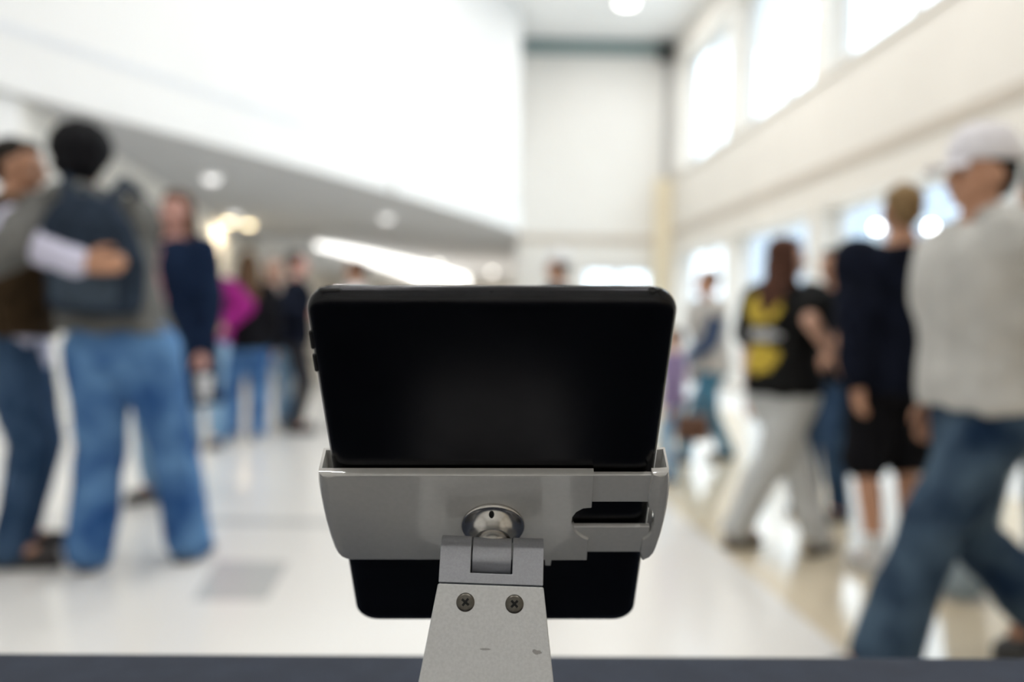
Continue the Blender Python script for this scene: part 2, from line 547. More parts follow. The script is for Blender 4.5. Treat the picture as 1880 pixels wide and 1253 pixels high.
# --- outside
struct(bx('ground', (4.0, -40, -.3), (70, 90, -.12), mat('concrete', (.55, .54, .52), .8, scale=2, var=.08)), 'pale concrete ground outside the windows')
for (x, y, h), lb in zip([(5.36, 13, 2.67), (5.45, 11.5, 2.5), (4.62, 20.7, 2.64)],
                         ['globe lamp post outside, left of the blond head', 'globe lamp post outside, right of the blond head', 'globe lamp post outside the far lower window']):
    t = empty('lamp_post', (x, y, -.12)); tag(t, lb, 'street lamp', 'globe lamp posts outside')
    link('post', ring_lathe([(.09, 0), (.09, .05), (.045, .08), (.04, h - .05), (.06, h + .0)]).mesh('post', smooth=True), M_alu, t)
    s = Sh(); s.ell((0, 0, h + .06), (.06, .06, .06))
    link('globe', s.mesh('globe', smooth=True), mat('globe_lamp', (1, 1, 1), .3, emit=(1, 1, 1), estr=14), t)


ob = empty('dimming_building', (15.5, 14, -.12)); tag(ob, 'added grey blue building that dims the lower windows', 'building')  # building added to darken the lower windows and their floor reflections
M_fac = mat('grey_blue_render', (.27, .31, .36), .8, scale=.6, var=.05)
link('facade', bx('facade', (0, -34, 0), (6, 46, 9.2), M_fac, ob).data, M_fac, ob)
bpy.data.objects.remove([o for o in ob.children if o.name == 'facade'][0])
[o for o in ob.children][0].name = 'facade'
bx('parapet', (-.12, -34.1, 9.2), (6.1, 46.1, 9.5), M_soffit, ob)
wme = Sh(); wme.box((-.05, -.9, -.8), (.02, .9, .8)); wme = wme.mesh('facade_window')
pme = Sh(); pme.box((-.065, -.8, -.7), (-.045, .8, .7)); pme = pme.mesh('pane')
M_dpane = mat('far_window_glass', (.10, .13, .16), .06, scale=2, var=.1)
for fy in range(16):
    for fz in (1.9, 4.7, 7.4):
        wo = link('facade_window', wme, M_alu, ob); wo.location = (0, -20 + fy * 3.6, fz)
        link('pane', pme, M_dpane, wo)

# ================================================================== TABLE
TZ = 0.78
TYAW = math.atan2(0.036, 0.846)
tt = empty('table', (0, .36, 0), TYAW); tag(tt, 'folding table under the navy cloth', 'table')
M_tt = mat('table_laminate', (.6, .58, .55), .5, scale=5)
bevel(bx('tabletop', (-.90, -.355, TZ - .035), (.90, .352, TZ - .006), M_tt, tt), .004)
for sx in (-.82, .82):
    for sy in (-.3, .3):
        link('leg', ring_lathe([(.014, 0), (.014, TZ - .036)], 12).mesh('leg'), M_alu, tt).location = (sx, sy, 0)


def cloth():
    s = Sh()
    nx, ny = 70, 30
    X0, X1, Y0, Y1 = -.905, .905, -.36, .357
    per = []
    for i in range(nx): per.append((X0 + (X1 - X0) * i / nx, Y0, 0, -1))
    for i in range(ny): per.append((X1, Y0 + (Y1 - Y0) * i / ny, 1, 0))
    for i in range(nx): per.append((X1 - (X1 - X0) * i / nx, Y1, 0, 1))
    for i in range(ny): per.append((X0, Y1 - (Y1 - Y0) * i / ny, -1, 0))
    n = len(per)
    rs = []
    for z, o, wv in ((TZ, -.012, 0), (TZ - .0008, -.005, 0), (TZ - .003, 0, 0), (TZ - .01, .002, .0), (TZ - .1, .004, .003), (TZ - .3, .012, .014), (TZ - .55, .016, .022), (.012, .02, .028)):
        r = []
        for k, (x, y, nx_, ny_) in enumerate(per):
            q = o + wv * (1 + math.sin(k * .55 + .6 * math.sin(k * .19)))
            r.append((x + nx_ * q, y + ny_ * q, z))
        rs.append(r)
    vs = [p for r in rs for p in r]
    fs = []
    for i in range(len(rs) - 1):
        for j in range(n):
            k = (j + 1) % n
            fs.append((i * n + k, i * n + j, (i + 1) * n + j, (i + 1) * n + k))
    fs.append(tuple(range(n)))
    s.add(vs, fs)
    return s


M_cloth = mat('navy_tablecloth', (.027, .034, .052), .8, scale=30, var=.10, bump=.5, bscale=900, spec=.25)
tcl = link('tablecloth', cloth().mesh('tablecloth', smooth=False), M_cloth)
tcl.location = (0, .36, 0); tcl.rotation_euler = (0, 0, TYAW)
tag(tcl, 'dark navy cloth draped over the table', 'tablecloth')

# ================================================================== TABLET AND STAND
TABM = Matrix(((0.99979998, -0.0124859, 0.01562372, -0.00831527),
               (0.00529415, -0.58809824, -0.80877217, 0.47551694),
               (0.01928653, 0.80869312, -0.58791451, 0.96295245),
               (0, 0, 0, 1)))      # x: across, y: up along the tablet, z: out of its back
M_tab = mat('space_grey_shell', (.028, .028, .030), .26, 1.0, scale=60, var=.06, spec=.3)
M_btn = mat('button_metal', (.012, .012, .013), .5, .0, scale=80)
M_screen = mat('black_screen_glass', (.004, .004, .005), .05, scale=20, var=.02)
M_plast = mat('grey_white_plastic', (.54, .53, .505), .25, scale=350, var=.02, spec=.6, coat=1.0)
M_plast.node_tree.nodes['Principled BSDF'].inputs['Coat IOR'].default_value = 1.75
M_arm = mat('silver_painted_steel', (.55, .55, .54), .36, .10, scale=700, var=.05, bump=.08, bscale=2500)
M_fork = mat('grey_satin_metal', (.34, .345, .37), .34, .45, scale=900, var=.05, bump=.06, bscale=3000)
M_nickel = mat('brushed_nickel', (.50, .48, .45), .22, 1.0, scale=500, var=.05)
M_screw = mat('dark_bronze_steel', (.10, .092, .078), .33, .85, scale=600, var=.12)
M_hole = mat('dark_recess', (.004, .004, .004), .9)


def rrect(w_, h_, r, n=8, ins=0.0):
    w_, h_, r = w_ / 2 - ins, h_ / 2 - ins, max(r - ins, .0008)
    p = []
    for cx, cy, a0 in ((w_ - r, h_ - r, 0), (-w_ + r, h_ - r, 90), (-w_ + r, -h_ + r, 180), (w_ - r, -h_ + r, 270)):
        for k in range(n + 1):
            a = R(a0 + 90 * k / n)
            p.append((cx + r * math.cos(a), cy + r * math.sin(a)))
    return p


tab = empty('tablet', (0, 0, 0))
tab.matrix_world = TABM
tag(tab, 'black tablet seen from behind, gripped by the grey stand', 'tablet')
s = Sh()
s.rings([[(x, y, z) for x, y in rrect(.1741, .2506, .0135, 8, i)] for z, i in
         ((-.0075, .0007), (-.0070, .0001), (-.0050, 0), (-.0038, .0004), (-.0028, .0011), (-.0019, .0021), (-.0011, .0036), (-.0005, .0055), (-.0001, .0080), (0, .0105))])
link('back_shell', s.mesh('back_shell', smooth=True), M_tab, tab)
s = Sh(); s.rings([[(x, y, z) for x, y in rrect(.1728, .2493, .0128)] for z in (-.0080, -.0074)])
link('screen', s.mesh('screen'), M_screen, tab)
s = Sh(); s.cap((-.0785, .1248, -.0036), .0014, (-.0707, .1248, -.0036), .0014)
link('power_button', s.mesh('power_button', smooth=True), M_btn, tab)['label'] = 'recessed power button'
for v0, v1 in ((-.1005, -.0915), (-.0865, -.0775)):
    s = Sh(); s.cap((-.0868, -v0, -.0036), .0010, (-.0868, -v1, -.0036), .0010)
    link('volume_button', s.mesh('volume_button', smooth=True), M_btn, tab)
s = Sh(); s.rings([[(.0743 + r * math.cos(2 * math.pi * j / 20), y, -.0036 + r * math.sin(2 * math.pi * j / 20)) for j in range(20)] for y, r in ((.1240, .0019), (.12545, .0019), (.12545, .0017), (.1251, .0015))])
link('headphone_jack', s.mesh('headphone_jack'), M_hole, tab)
s = Sh(); s.ell((0, .1252, -.0030), (.0005, .0003, .0005), nu=8, nv=6)
link('microphone_hole', s.mesh('microphone_hole'), M_hole, tab)

BASE = Vector((-.0082, .385, TZ + .0005))
st = empty('tablet_stand', BASE)
tag(st, 'grey plastic and metal tablet stand with ball hinge on table', 'stand')
ST = Matrix.Translation(-BASE)


def plate(poly, wts, name, cuts):
    """traced outline (mm, v down) lofted with a rounded front edge, then hollowed where the tablet passes"""
    n = len(poly)
    P = [Vector((x, -y)) for x, y in poly]
    area = sum(P[i].x * P[(i + 1) % n].y - P[(i + 1) % n].x * P[i].y for i in range(n))
    sg = 1 if area > 0 else -1
    N = []
    for i in range(n):
        d = (P[(i + 1) % n] - P[i - 1]).normalized()
        N.append(Vector((-d.y, d.x)) * sg)
    rs = []
    for w_, f in ((-14, 0), (1.5, 0), (3.2, .05), (4.4, .22), (5.3, .5), (5.8, .78), (6.0, 1.0)):
        rs.append([((P[i] + N[i] * wts[i] * f).x, (P[i] + N[i] * wts[i] * f).y, w_) for i in range(n)])
    s = Sh(); s.rings(rs)
    s.v = [p * .001 for p in s.v]
    o = link(name, s.mesh(name), M_plast)
    carve(o, cuts)
    me = o.data
    me.transform(ST @ TABM)
    me.materials.clear(); me.materials.append(M_plast)
    o.parent = st
    for p in me.polygons: p.use_smooth = True
    me.set_sharp_from_angle(angle=R(32))
    return o


def carve(o, cuts):
    tmp = []
    for a, b in cuts:
        c = Sh(.001); c.box(a, b)
        co = link('cutter', c.mesh('cutter'), None)
        md = o.modifiers.new('cut', 'BOOLEAN'); md.operation = 'DIFFERENCE'; md.solver = 'EXACT'; md.object = co
        tmp.append(co)
    bpy.context.view_layer.update()
    me = bpy.data.meshes.new_from_object(o.evaluated_get(bpy.context.evaluated_depsgraph_get()))
    o.modifiers.clear()
    o.data = me
    for co in tmp: bpy.data.objects.remove(co)


body = [(-93, -14), (-94, -6), (-94.2, 2), (-94.2, 12), (-93.9, 24), (-93, 36), (-91.8, 46.5), (-90.6, 51), (-88.6, 54.4), (-85.5, 56.3), (-82, 56.8),
        (-40, 56.7), (0, 56.6), (29, 56.5), (29.1, 61), (33, 61), (33, 56.4), (53.6, 56.3), (53.5, 38.2), (50.5, 36), (47.0, 32.5), (44.6, 28.6), (43.5, 24.2), (43.9, 19.6), (45.8, 15.6), (49.2, 12.8), (54, 11.6),
        (53.4, -13.9), (20, -14), (-30, -14), (-70, -14), (-84, -14), (-88, -14)]
wt = [5.0, 5.5, 5.5, 5.5, 5.0, 4.5, 4, 3, 2.4, 2, 1.6] + [1.4, 1.4, .9, .6, .6, .6, .8] + [.6, .8, .8, .8, .8, .8, .8, .8, .6] + [.7, .9, .9, 1, 1.5, 3]
plate(body, wt, 'clamp_plate', [((-91.4, -80, -12.5), (120, 40, 1.2)), ((-88, -80, -20), (120, 40, -12))])
clip = [(84.2, -14.2), (88, -14.3), (93.5, -15), (94.8, -6), (95.4, 4), (95.5, 15), (95.2, 25), (94.5, 35), (93.2, 46.5), (92.2, 51.5), (90.2, 55), (87.4, 56.3), (85, 56.3), (83.3, 49),
        (83.9, 38.4), (86.6, 35.4), (88.2, 31), (88.6, 24), (88, 18), (86.6, 14.4), (84.6, 12.4), (83.6, 4), (83.6, -5)]
wc = [1, 2, 4.5, 5, 5, 5, 5, 4.5, 4, 3, 2.4, 1.6, 1, .8] + [.6] * 9
plate(clip, wc, 'sliding_clamp', [((-120, -80, -12.5), (92.4, 40, 1.2)), ((-120, -80, -20), (89, 40, -12))])
for nm, v0, v1 in (('upper_rail', -12.1, 9.0), ('lower_rail', 28.9, 50.9)):
    s = Sh(.001); s.box((40, -v1, 1.3), (87.5, -v0, 4.4))
    o = link(nm, s.mesh(nm, T=ST @ TABM), M_plast, st); bevel(o, .0008, 2)

# ball flange on the plate
AX = (-.0005, -.025)
FT = ST @ TABM @ Matrix.Translation((AX[0], AX[1], 0))


def lathe_mm(name, prof, m, T, n=48, parent=None):
    s = ring_lathe([(r * .001, z * .001) for r, z in prof], n)
    o = link(name, s.mesh(name, T=T, smooth=True), m, parent or st)
    o.data.set_sharp_from_angle(angle=R(50))
    return o


fl = lathe_mm('flange', [(16.9, 5.9), (17.4, 6.6), (17.5, 7.6), (17.1, 8.3), (16.3, 8.75), (15.6, 8.9), (15.0, 9.2), (13.6, 10.2), (12.2, 11.9), (11.0, 14.2), (10.2, 16.6), (9.9, 17.9), (9.3, 18.2), (8, 18.2)], M_nickel, FT)
s = Sh(.001); s.ell((-.6, 13.2, 10.7), (1.5, 2.0, 2.0), nu=14, nv=10)
link('set_screw_hole', s.mesh('set_screw_hole', T=FT, smooth=True), M_hole, fl)
lathe_mm('neck', [(8.6, 17.8), (8.9, 18.6), (8.7, 20.5), (8.4, 22), (7.5, 24), (3, 24.5)], M_nickel, FT)

# hinge frame: x along the barrel, y down the arm, z out of the arm face
A = Vector((-.0082, .4678, .9259))
th = R(20)
ex = Vector((math.cos(R(.9)), 0, -math.sin(R(.9))))
dn = Vector((0, -math.sin(th), -math.cos(th))); dn = (dn - ex * dn.dot(ex)).normalized()
nz = ex.cross(dn); nz = nz if nz.y < 0 else -nz
HM = Matrix(((ex.x, dn.x, nz.x, A.x), (ex.y, dn.y, nz.y, A.y), (ex.z, dn.z, nz.z, A.z), (0, 0, 0, 1)))
HT = ST @ HM
RB = 10.2


def xprism(s, poly, x0, x1):
    s.rings([[(x, p[0], p[1]) for p in poly] for x in (x0, x1)])


arc = [(-RB * math.sin(R(a)), RB * math.cos(R(a))) for a in range(0, 181, 10)]        # over the top, front to back
LF = 15.0
s = Sh(.001)
xprism(s, arc + [(LF, -RB), (LF, RB)], -27.2, 27.2)
fk = link('hinge_fork', s.mesh('hinge_fork'), M_fork)
carve(fk, [((-10.9, -15, -15), (10.9, 9.6, 15))])
fk.data.transform(HT)
fk.data.materials.clear(); fk.data.materials.append(M_fork)
fk.parent = st
bevel(fk, .0005, 2, 30)
s = Sh(.001); xprism(s, [(-9.8 * math.sin(R(a)), 9.8 * math.cos(R(a))) for a in range(0, 360, 8)], -10.4, 10.4)
bevel(link('hinge_barrel', s.mesh('hinge_barrel', T=HT), M_fork, st), .0006, 2, 40)

LA = 155.0
s = Sh(.001)
hw = lambda y: 27.4 + (y - LF) * .137
ya, yb = LF + .5, LA
s.hexa([(-hw(ya), ya, RB - 7), (hw(ya), ya, RB - 7), (hw(yb) - .6, yb, RB - 7), (-hw(yb) - .6, yb, RB - 7),
        (-hw(ya), ya, RB), (hw(ya), ya, RB), (hw(yb) - .6, yb, RB), (-hw(yb) - .6, yb, RB)])
bevel(link('arm', s.mesh('arm', T=HT), M_arm, st), .0009, 3)
spots(M_arm, [])
# smudges on the arm paint
for cx, cy, rx, ry in ((25.0, 47.6, 2.1, .7), (23.4, 47.0, .9, .6), (-1.5, 47.0, 2.6, .35)):
    pc = HT @ Vector((cx * .001, cy * .001, RB * .001))
    spots(M_arm, [((pc.x, pc.y, pc.z), (rx * .0011, ry * .0016, ry * .0016), (.30, .29, .28), 2500)])
for cx in (-12.7, 12.6):
    ST2 = HT @ Matrix.Translation((cx * .001, .0245, (RB - .2) * .001))
    sc_ = lathe_mm('screw', [(4.7, 0), (4.75, .35), (4.5, .6), (3.6, .95), (2.2, 1.15), (.2, 1.2)], M_screw, ST2, 32)
    s = Sh(.001)
    for a in (38, 128):
        rot = Matrix.Rotation(R(a + (6 if cx > 0 else 0)), 3, 'Z')
        s.hexa([rot @ Vector(p) for p in [(-2.5, -.7, .3), (2.5, -.7, .3), (2.5, .7, .3), (-2.5, .7, .3), (-2.3, -.6, 1.26), (2.3, -.6, 1.26), (2.3, .6, 1.26), (-2.3, .6, 1.26)]])
    s.ell((0, 0, .7), (1.0, 1.0, .58), nu=12, nv=8)
    link('cross_recess', s.mesh('cross_recess', T=ST2), M_hole, sc_)
s = Sh()
s.rings([[(x, y + .043, z) for x, y in rrect(.116, .125, .02, 8, i)] for z, i in ((0, .0008), (.001, 0), (.006, 0), (.0078, .0012))])
link('base_plate', s.mesh('base_plate', smooth=False), mat('white_powder_coat', (.66, .66, .65), .4, scale=300, var=.03), st)


# ================================================================== PEOPLE
SKIN = {'light': (.62, .36, .26), 'tan': (.52, .27, .165), 'brown': (.30, .15, .085), 'pink': (.62, .33, .27)}


def skin(k):
    return mat('skin_' + k, SKIN[k], .5, scale=14, var=.08, bump=.05, bscale=300)


def fabric(name, col, var=.12, sc=12.0, rough=.9, col2=None):
    return mat(name, col, rough, scale=sc, var=var, bump=.35, bscale=420, spec=.08, col2=col2)


def ik(a, b, l1, l2, hint):
    a, b, hint = Vector(a), Vector(b), Vector(hint)
    d = b - a
    L = d.length
    if L > (l1 + l2) * .995:
        b = a + d.normalized() * (l1 + l2) * .995; d = b - a; L = d.length
    u = d.normalized()
    x = (l1 * l1 - l2 * l2 + L * L) / (2 * L)
    h = math.sqrt(max(l1 * l1 - x * x, 0))
    hh = hint - u * hint.dot(u)
    hh = hh.normalized() if hh.length > 1e-4 else u.orthogonal().normalized()
    return a + u * x + hh * h, b


TORSO = [(.80, .120, .095, -.005), (.86, .165, .115, -.012), (.93, .172, .12, -.015), (1.02, .155, .108, -.005), (1.10, .145, .10, 0), (1.2, .155, .11, .004),
         (1.30, .172, .12, .006), (1.37, .185, .112, .0), (1.42, .180, .094, -.008), (1.455, .135, .075, -.014), (1.49, .07, .062, -.016), (1.53, .056, .056, -.012)]


def person(label, loc, yaw, H, sk='light', hair='short', hairc=(.05, .03, .02), top=None, sleeve='long', hem=.90, puff=.028,
           pants=None, baggy=1.1, pant_end='ankle', shoe=(.03, .03, .03), feet=None, hands=None, hdir=None, hnorm=None, curl=(.35, .35),
           elbow=None, lean=(0, 0), hip=.93, head=(0, 0), wide=1.0, hood=False, vox=.0085, cap=None, sock=None, vest=None, lift=(0, 0),
           under=None, coat=None, front=None, bell=1.0, footyaw=(8, -8), knee=None):
    k = H / 1.75
    root = empty('person', (loc[0], loc[1], 0), R(yaw))
    tag(root, label, 'person', 'people gathered in the hall')
    inv = (Matrix.Translation((loc[0], loc[1], 0)) @ Matrix.Rotation(R(yaw), 4, 'Z')).inverted()

    def L(p):                       # world point given as ('w', x, y, z) -> unscaled local
        if p[0] == 'w':
            return (inv @ Vector(p[1:])) / k
        return Vector(p)
    dz = hip - .93

    def up(p):
        p = Vector(p)
        f = min(max((p.z - .90) / .58, 0), 1.15)
        return Vector((p.x + lean[0] * f, p.y + lean[1] * f, p.z + dz))
    hands = hands or [None, None]
    feet = feet or [None, None]
    hdir = hdir or [None, None]
    hnorm = hnorm or [None, None]
    elbow = elbow or [None, None]
    sh_, el_, wr_, hd_, hn_, hip_, kn_, an_ = [], [], [], [], [], [], [], []
    for i, sx in ((0, -1), (1, 1)):                       # 0 = left, 1 = right
        sp_ = up((sx * .178 * wide, -.008, 1.405))
        tgt = L(hands[i]) if hands[i] else up((sx * (.235 + .02 * wide), .03, .875))
        e, wpt = ik(sp_, tgt, .285, .255, elbow[i] or (sx * .5, -1, -.1))
        sh_.append(sp_); el_.append(e); wr_.append(wpt)
        d = (wpt - e).normalized()
        if hdir[i]: d = Vector(hdir[i]).normalized()
        nn = Vector(hnorm[i]) if hnorm[i] else Vector((-sx, .15, 0))
        nn = (nn - d * nn.dot(d)).normalized()
        hd_.append(d); hn_.append(nn)
        hp = Vector((sx * .092, -.008, .895 + dz))
        ft = L(feet[i]) if feet[i] else Vector((sx * .115, 0, 0))
        a0 = Vector((ft.x, ft.y, .085 + lift[i]))
        kn, a0 = ik(hp, a0, .425, .405, (knee[i] if knee else (sx * .08, 1, 0)))
        hip_.append(hp); kn_.append(kn); an_.append(a0)
    NP = up((0, -.012, 1.50))
    HR = Matrix.Translation(NP) @ Matrix.Rotation(R(head[0]), 4, 'Z') @ Matrix.Rotation(R(head[1]), 4, 'X') @ Matrix.Translation(-Vector((0, -.012, 1.50)))
    HQ = HR.to_3x3()
    hp_ = lambda x, y, z: HR @ Vector((x, y, z))

    # ---- body, one continuous surface
    b = Sh(k)
    b.loft([(lean[0] * min(max((z - .90) / .58, 0), 1.15), y + lean[1] * min(max((z - .90) / .58, 0), 1.15), z + dz, rx * wide, ry) for z, rx, ry, y in TORSO])
    b.cap(up((0, -.014, 1.46)), .06, hp_(0, -.008, 1.585), .053)
    for c, r in (((0, -.012, 1.658), (.076, .094, .092)), ((0, .018, 1.600), (.060, .072, .066)), ((0, .058, 1.558), (.028, .026, .024)),
                 ((0, .076, 1.60), (.030, .02, .03)), ((0, .076, 1.672), (.050, .016, .016)),
                 ((.040, .058, 1.612), (.022, .022, .022)), ((-.040, .058, 1.612), (.022, .022, .022)),
                 ((0, .088, 1.582), (.022, .010, .010))):
        b.ell(hp_(*c), r, HQ)
    b.cap(hp_(0, .082, 1.655), .010, hp_(0, .106, 1.616), .0145)
    for sx in (-1, 1):
        b.ell(hp_(sx * .078, -.008, 1.632), (.011, .022, .033), HQ)
    for i, sx in ((0, -1), (1, 1)):
        b.cap(sh_[i], .055, el_[i], .042)
        b.ell(sh_[i], (.062, .06, .06))
        b.cap(el_[i], .043, wr_[i], .029)
        b.cap(hip_[i], .088, kn_[i], .058)
        calf = kn_[i].lerp(an_[i], .3) + Vector((0, -.012, 0))
        b.cap(kn_[i], .056, calf, .057); b.cap(calf, .057, an_[i], .038)
        fy = R(footyaw[i]); fd = Vector((math.sin(fy) * -1, math.cos(fy), 0))
        b.cap(an_[i], .038, an_[i] + fd * .12 + Vector((0, 0, -.045)), .03)
        # hand: palm, four unequal fingers, thumb from the side of the palm
        d, n = hd_[i], hn_[i]
        t = d.cross(n) if sx > 0 else n.cross(d)
        W = wr_[i]
        cu = curl[i]
        b.cap(W - d * .02, .027, W + d * .02, .025)
        for q, ln in ((.030, .072), (.010, .081), (-.010, .075), (-.029, .058)):
            kn0 = W + d * (.092 if q < .02 else .089) + t * q
            b.cap(W + d * .01 + t * q * .55, .016, kn0, .0125)
            p = kn0; ang = cu * .6; rr = .0100
            for fr in (.45, .31, .24):
                dd = d * math.cos(ang) + n * math.sin(ang) + t * q * 1.2
                p2 = p + dd * ln * fr
                b.cap(p, rr, p2, rr - .0009, 8)
                p = p2; rr -= .0009; ang += cu * 1.1
        p0 = W + d * .022 + t * .022; p1 = p0 + d * .032 + t * .030 + n * .012
        p2 = p1 + d * .030 + t * .010 + n * .010; p3 = p2 + d * .024 + n * .008
        b.cap(p0, .016, p1, .013); b.cap(p1, .0125, p2, .011); b.cap(p2, .011, p3, .0095)
    soft('body', b, skin(sk), root, vox, 2)
    # ---- face details
    M_eye = mat('eye_white', (.48, .45, .43), .35)
    M_iris = mat('iris', (.05, .03, .02), .2)
    M_lip = mat('lips_' + sk, tuple(c * .72 for c in SKIN[sk]), .4, scale=30)
    for sx in (-1, 1):
        e = Sh(k); e.ell(hp_(sx * .031, .0695, 1.648), (.0130, .0135, .0075), HQ, 12, 8)
        eo = link('eye', e.mesh('eye', smooth=True), M_eye, root)
        e = Sh(k); e.ell(hp_(sx * .031, .0805, 1.648), (.0060, .0040, .0060), HQ, 10, 6)
        link('iris', e.mesh('iris', smooth=True), M_iris, eo)
    e = Sh(k); e.ell(hp_(0, .0965, 1.5865), (.020, .0045, .0035), HQ, 12, 6); e.ell(hp_(0, .0965, 1.579), (.017, .0045, .004), HQ, 12, 6)
    link('mouth', e.mesh('mouth', smooth=True), M_lip, root)
    hm = mat('hair_%d_%d_%d' % tuple(int(c * 250) for c in hairc), hairc, .7, scale=60, var=.3, bump=.6, bscale=160, spec=.15)
    for sx in (-1, 1):
        e = Sh(k); e.cap(hp_(sx * .017, .088, 1.668), .0042, hp_(sx * .047, .074, 1.669), .003, 8)
        link('eyebrow', e.mesh('eyebrow', smooth=True), hm, root)
    # ---- hair
    h = Sh(k)
    if hair == 'round':
        h.ell(hp_(0, -.02, 1.692), (.124, .126, .114), HQ); h.ell(hp_(0, -.05, 1.625), (.100, .085, .08), HQ)
    else:
        h.ell(hp_(0, -.034, 1.678), (.083, .094, .086), HQ)
        h.ell(hp_(0, -.062, 1.625), (.070, .05, .062), HQ)
        h.ell(hp_(0, .022, 1.722), (.062, .052, .034), HQ)
    if hair == 'long':
        for sx in (-1, 1):
            h.cap(hp_(sx * .066, -.015, 1.68), .03, hp_(sx * .085, -.02, 1.52), .03)
            h.cap(hp_(sx * .085, -.02, 1.52), .03, up((sx * .105, .02, 1.36)), .022)
        h.ell(hp_(0, -.075, 1.58), (.085, .05, .12), HQ)
        h.ell(up((0, -.118, 1.40)), (.11, .045, .16))
        h.ell(up((-.03, -.125, 1.27)), (.075, .035, .10))
    soft('hair', h, hm, root, max(vox, .009), 3, .006 if hair != 'round' else .010, 40)
    # ---- cap
    if cap:
        cm = fabric('cap_%d_%d' % (int(cap[0] * 250), int(cap[2] * 250)), cap, .05, 30)
        c = Sh(k); rs = []
        for q in range(9):
            a = math.pi / 2 * q / 8.2
            zz = 1.680 + .125 * math.sin(a) ** .9
            rr = math.cos(a) ** .62
            rs.append([hp_(.098 * rr * math.cos(2 * math.pi * j / 28), -.018 + .115 * rr * math.sin(2 * math.pi * j / 28), zz) for j in range(28)])
        c.rings(rs)
        co = link('cap', c.mesh('cap', smooth=True), cm, root)
        br = Sh(k); top_, bot = [], []
        for j in range(15):
            a = math.pi * j / 14
            x, y = .082 * math.cos(a), .085 + .088 * math.sin(a) ** .75
            z = 1.690 - .35 * (x * x) / .08 - .03 * (y - .085) / .09
            top_.append(hp_(x, y, z)); bot.append(hp_(x * .98, y - .002, z - .005))
        top_ += [hp_(-.05, .07, 1.69), hp_(.05, .07, 1.69)]; bot += [hp_(-.05, .07, 1.684), hp_(.05, .07, 1.684)]
        br.rings([bot, top_])
        link('brim', br.mesh('brim', smooth=False), cm, co)
        bt = Sh(k); bt.ell(hp_(0, -.018, 1.807), (.009, .009, .006), HQ, 10, 6)
        link('button', bt.mesh('button', smooth=True), cm, co)
    # ---- clothes
    def torso_sh(sh, inflate, z0, z1, flare=0.0):
        sec = []
        zs = sorted(set([z0, z1] + [z for z, *_ in TORSO if z0 < z < z1]))
        for z in zs:
            zi = max(z, .86)
            for q in range(len(TORSO) - 1):
                if TORSO[q][0] <= zi <= TORSO[q + 1][0]:
                    f = (zi - TORSO[q][0]) / (TORSO[q + 1][0] - TORSO[q][0])
                    rx, ry, yy = (TORSO[q][j] + (TORSO[q + 1][j] - TORSO[q][j]) * f for j in (1, 2, 3))
                    break
            fl_ = flare * max(0, (1.1 - z))
            lf = min(max((z - .90) / .58, 0), 1.15)
            sec.append((lean[0] * lf, yy + lean[1] * lf, z + dz, rx * wide + inflate + fl_, ry + inflate + fl_))
        sh.loft(sec)

    def upper(name, m, inflate, z0, slv, flare=0.0, hoodie=False, z1=1.475, open_front=False):
        sh = Sh(k)
        torso_sh(sh, inflate, z0, z1, flare)
        for i, sx in ((0, -1), (1, 1)):
            r0, r1, r2 = .058 + inflate, .048 + inflate * .85, .038 + inflate * .7
            if slv == 'none':
                sh.ell(sh_[i], (r0, r0, r0)); continue
            if slv == 'short':
                e2 = sh_[i].lerp(el_[i], .62)
                sh.cap(sh_[i], r0, e2, r1 + .012)
            else:
                sh.cap(sh_[i], r0, el_[i], r1)
                sh.cap(el_[i], r1, wr_[i] - (wr_[i] - el_[i]).normalized() * .03, r2)
        if hoodie:
            sh.ell(up((0, -.105, 1.47)), (.115, .062, .075)); sh.ell(up((-.075, -.04, 1.495)), (.05, .085, .045)); sh.ell(up((.075, -.04, 1.495)), (.05, .085, .045))
            for i in (0, 1):
                u_ = (wr_[i] - el_[i]).normalized()
                sh.cap(wr_[i] - u_ * .05, .042, wr_[i] - u_ * .015, .036)
        return soft(name, sh, m, root, max(vox, .010), 4, inflate * .30, 11)
    if pants:
        sh = Sh(k)
        torso_sh(sh, .012 * baggy, .80, 1.0)
        for i, sx in ((0, -1), (1, 1)):
            if pant_end == 'knee':
                sh.cap(hip_[i] + Vector((0, 0, -.02)), .100 * baggy, kn_[i] + Vector((0, 0, .03)), .088 * baggy)
            else:
                end = an_[i] + (an_[i] - kn_[i]).normalized() * .008
                sh.cap(hip_[i] + Vector((0, 0, -.01)), .098 * baggy, kn_[i], .072 * baggy)
                sh.cap(kn_[i], .072 * baggy, end, .062 * baggy * bell)
        po = soft('shorts' if pant_end == 'knee' else 'trousers', sh, pants, root, max(vox, .010), 4, .011, 10, .016)
    if under:
        upper('shirt', under[0], under[1], under[2], under[3])
    if front:
        sh = Sh(k); sh.loft([(lean[0] * .5 + .0, .085, z + dz, rx, ry) for z, rx, ry in ((.88, .085, .085), (1.1, .08, .09), (1.3, .075, .10), (1.42, .05, .06))])
        soft('shirt_front', sh, front, root, .010, 4, .006, 11)
    if top:
        upper('jacket' if under or coat else ('hoodie' if hood else 'shirt'), top, puff, hem, sleeve, .12 if hem < .7 else 0, hood)
    # ---- shoes and socks
    sm_ = mat('shoe_%d_%d_%d' % tuple(int(c * 250) for c in shoe), shoe, .5, scale=30, bump=.2)
    so_ = mat('sole_white' if max(shoe) > .3 else 'sole_dark', (.6, .6, .58) if max(shoe) > .3 else (.05, .05, .05), .7, scale=30)
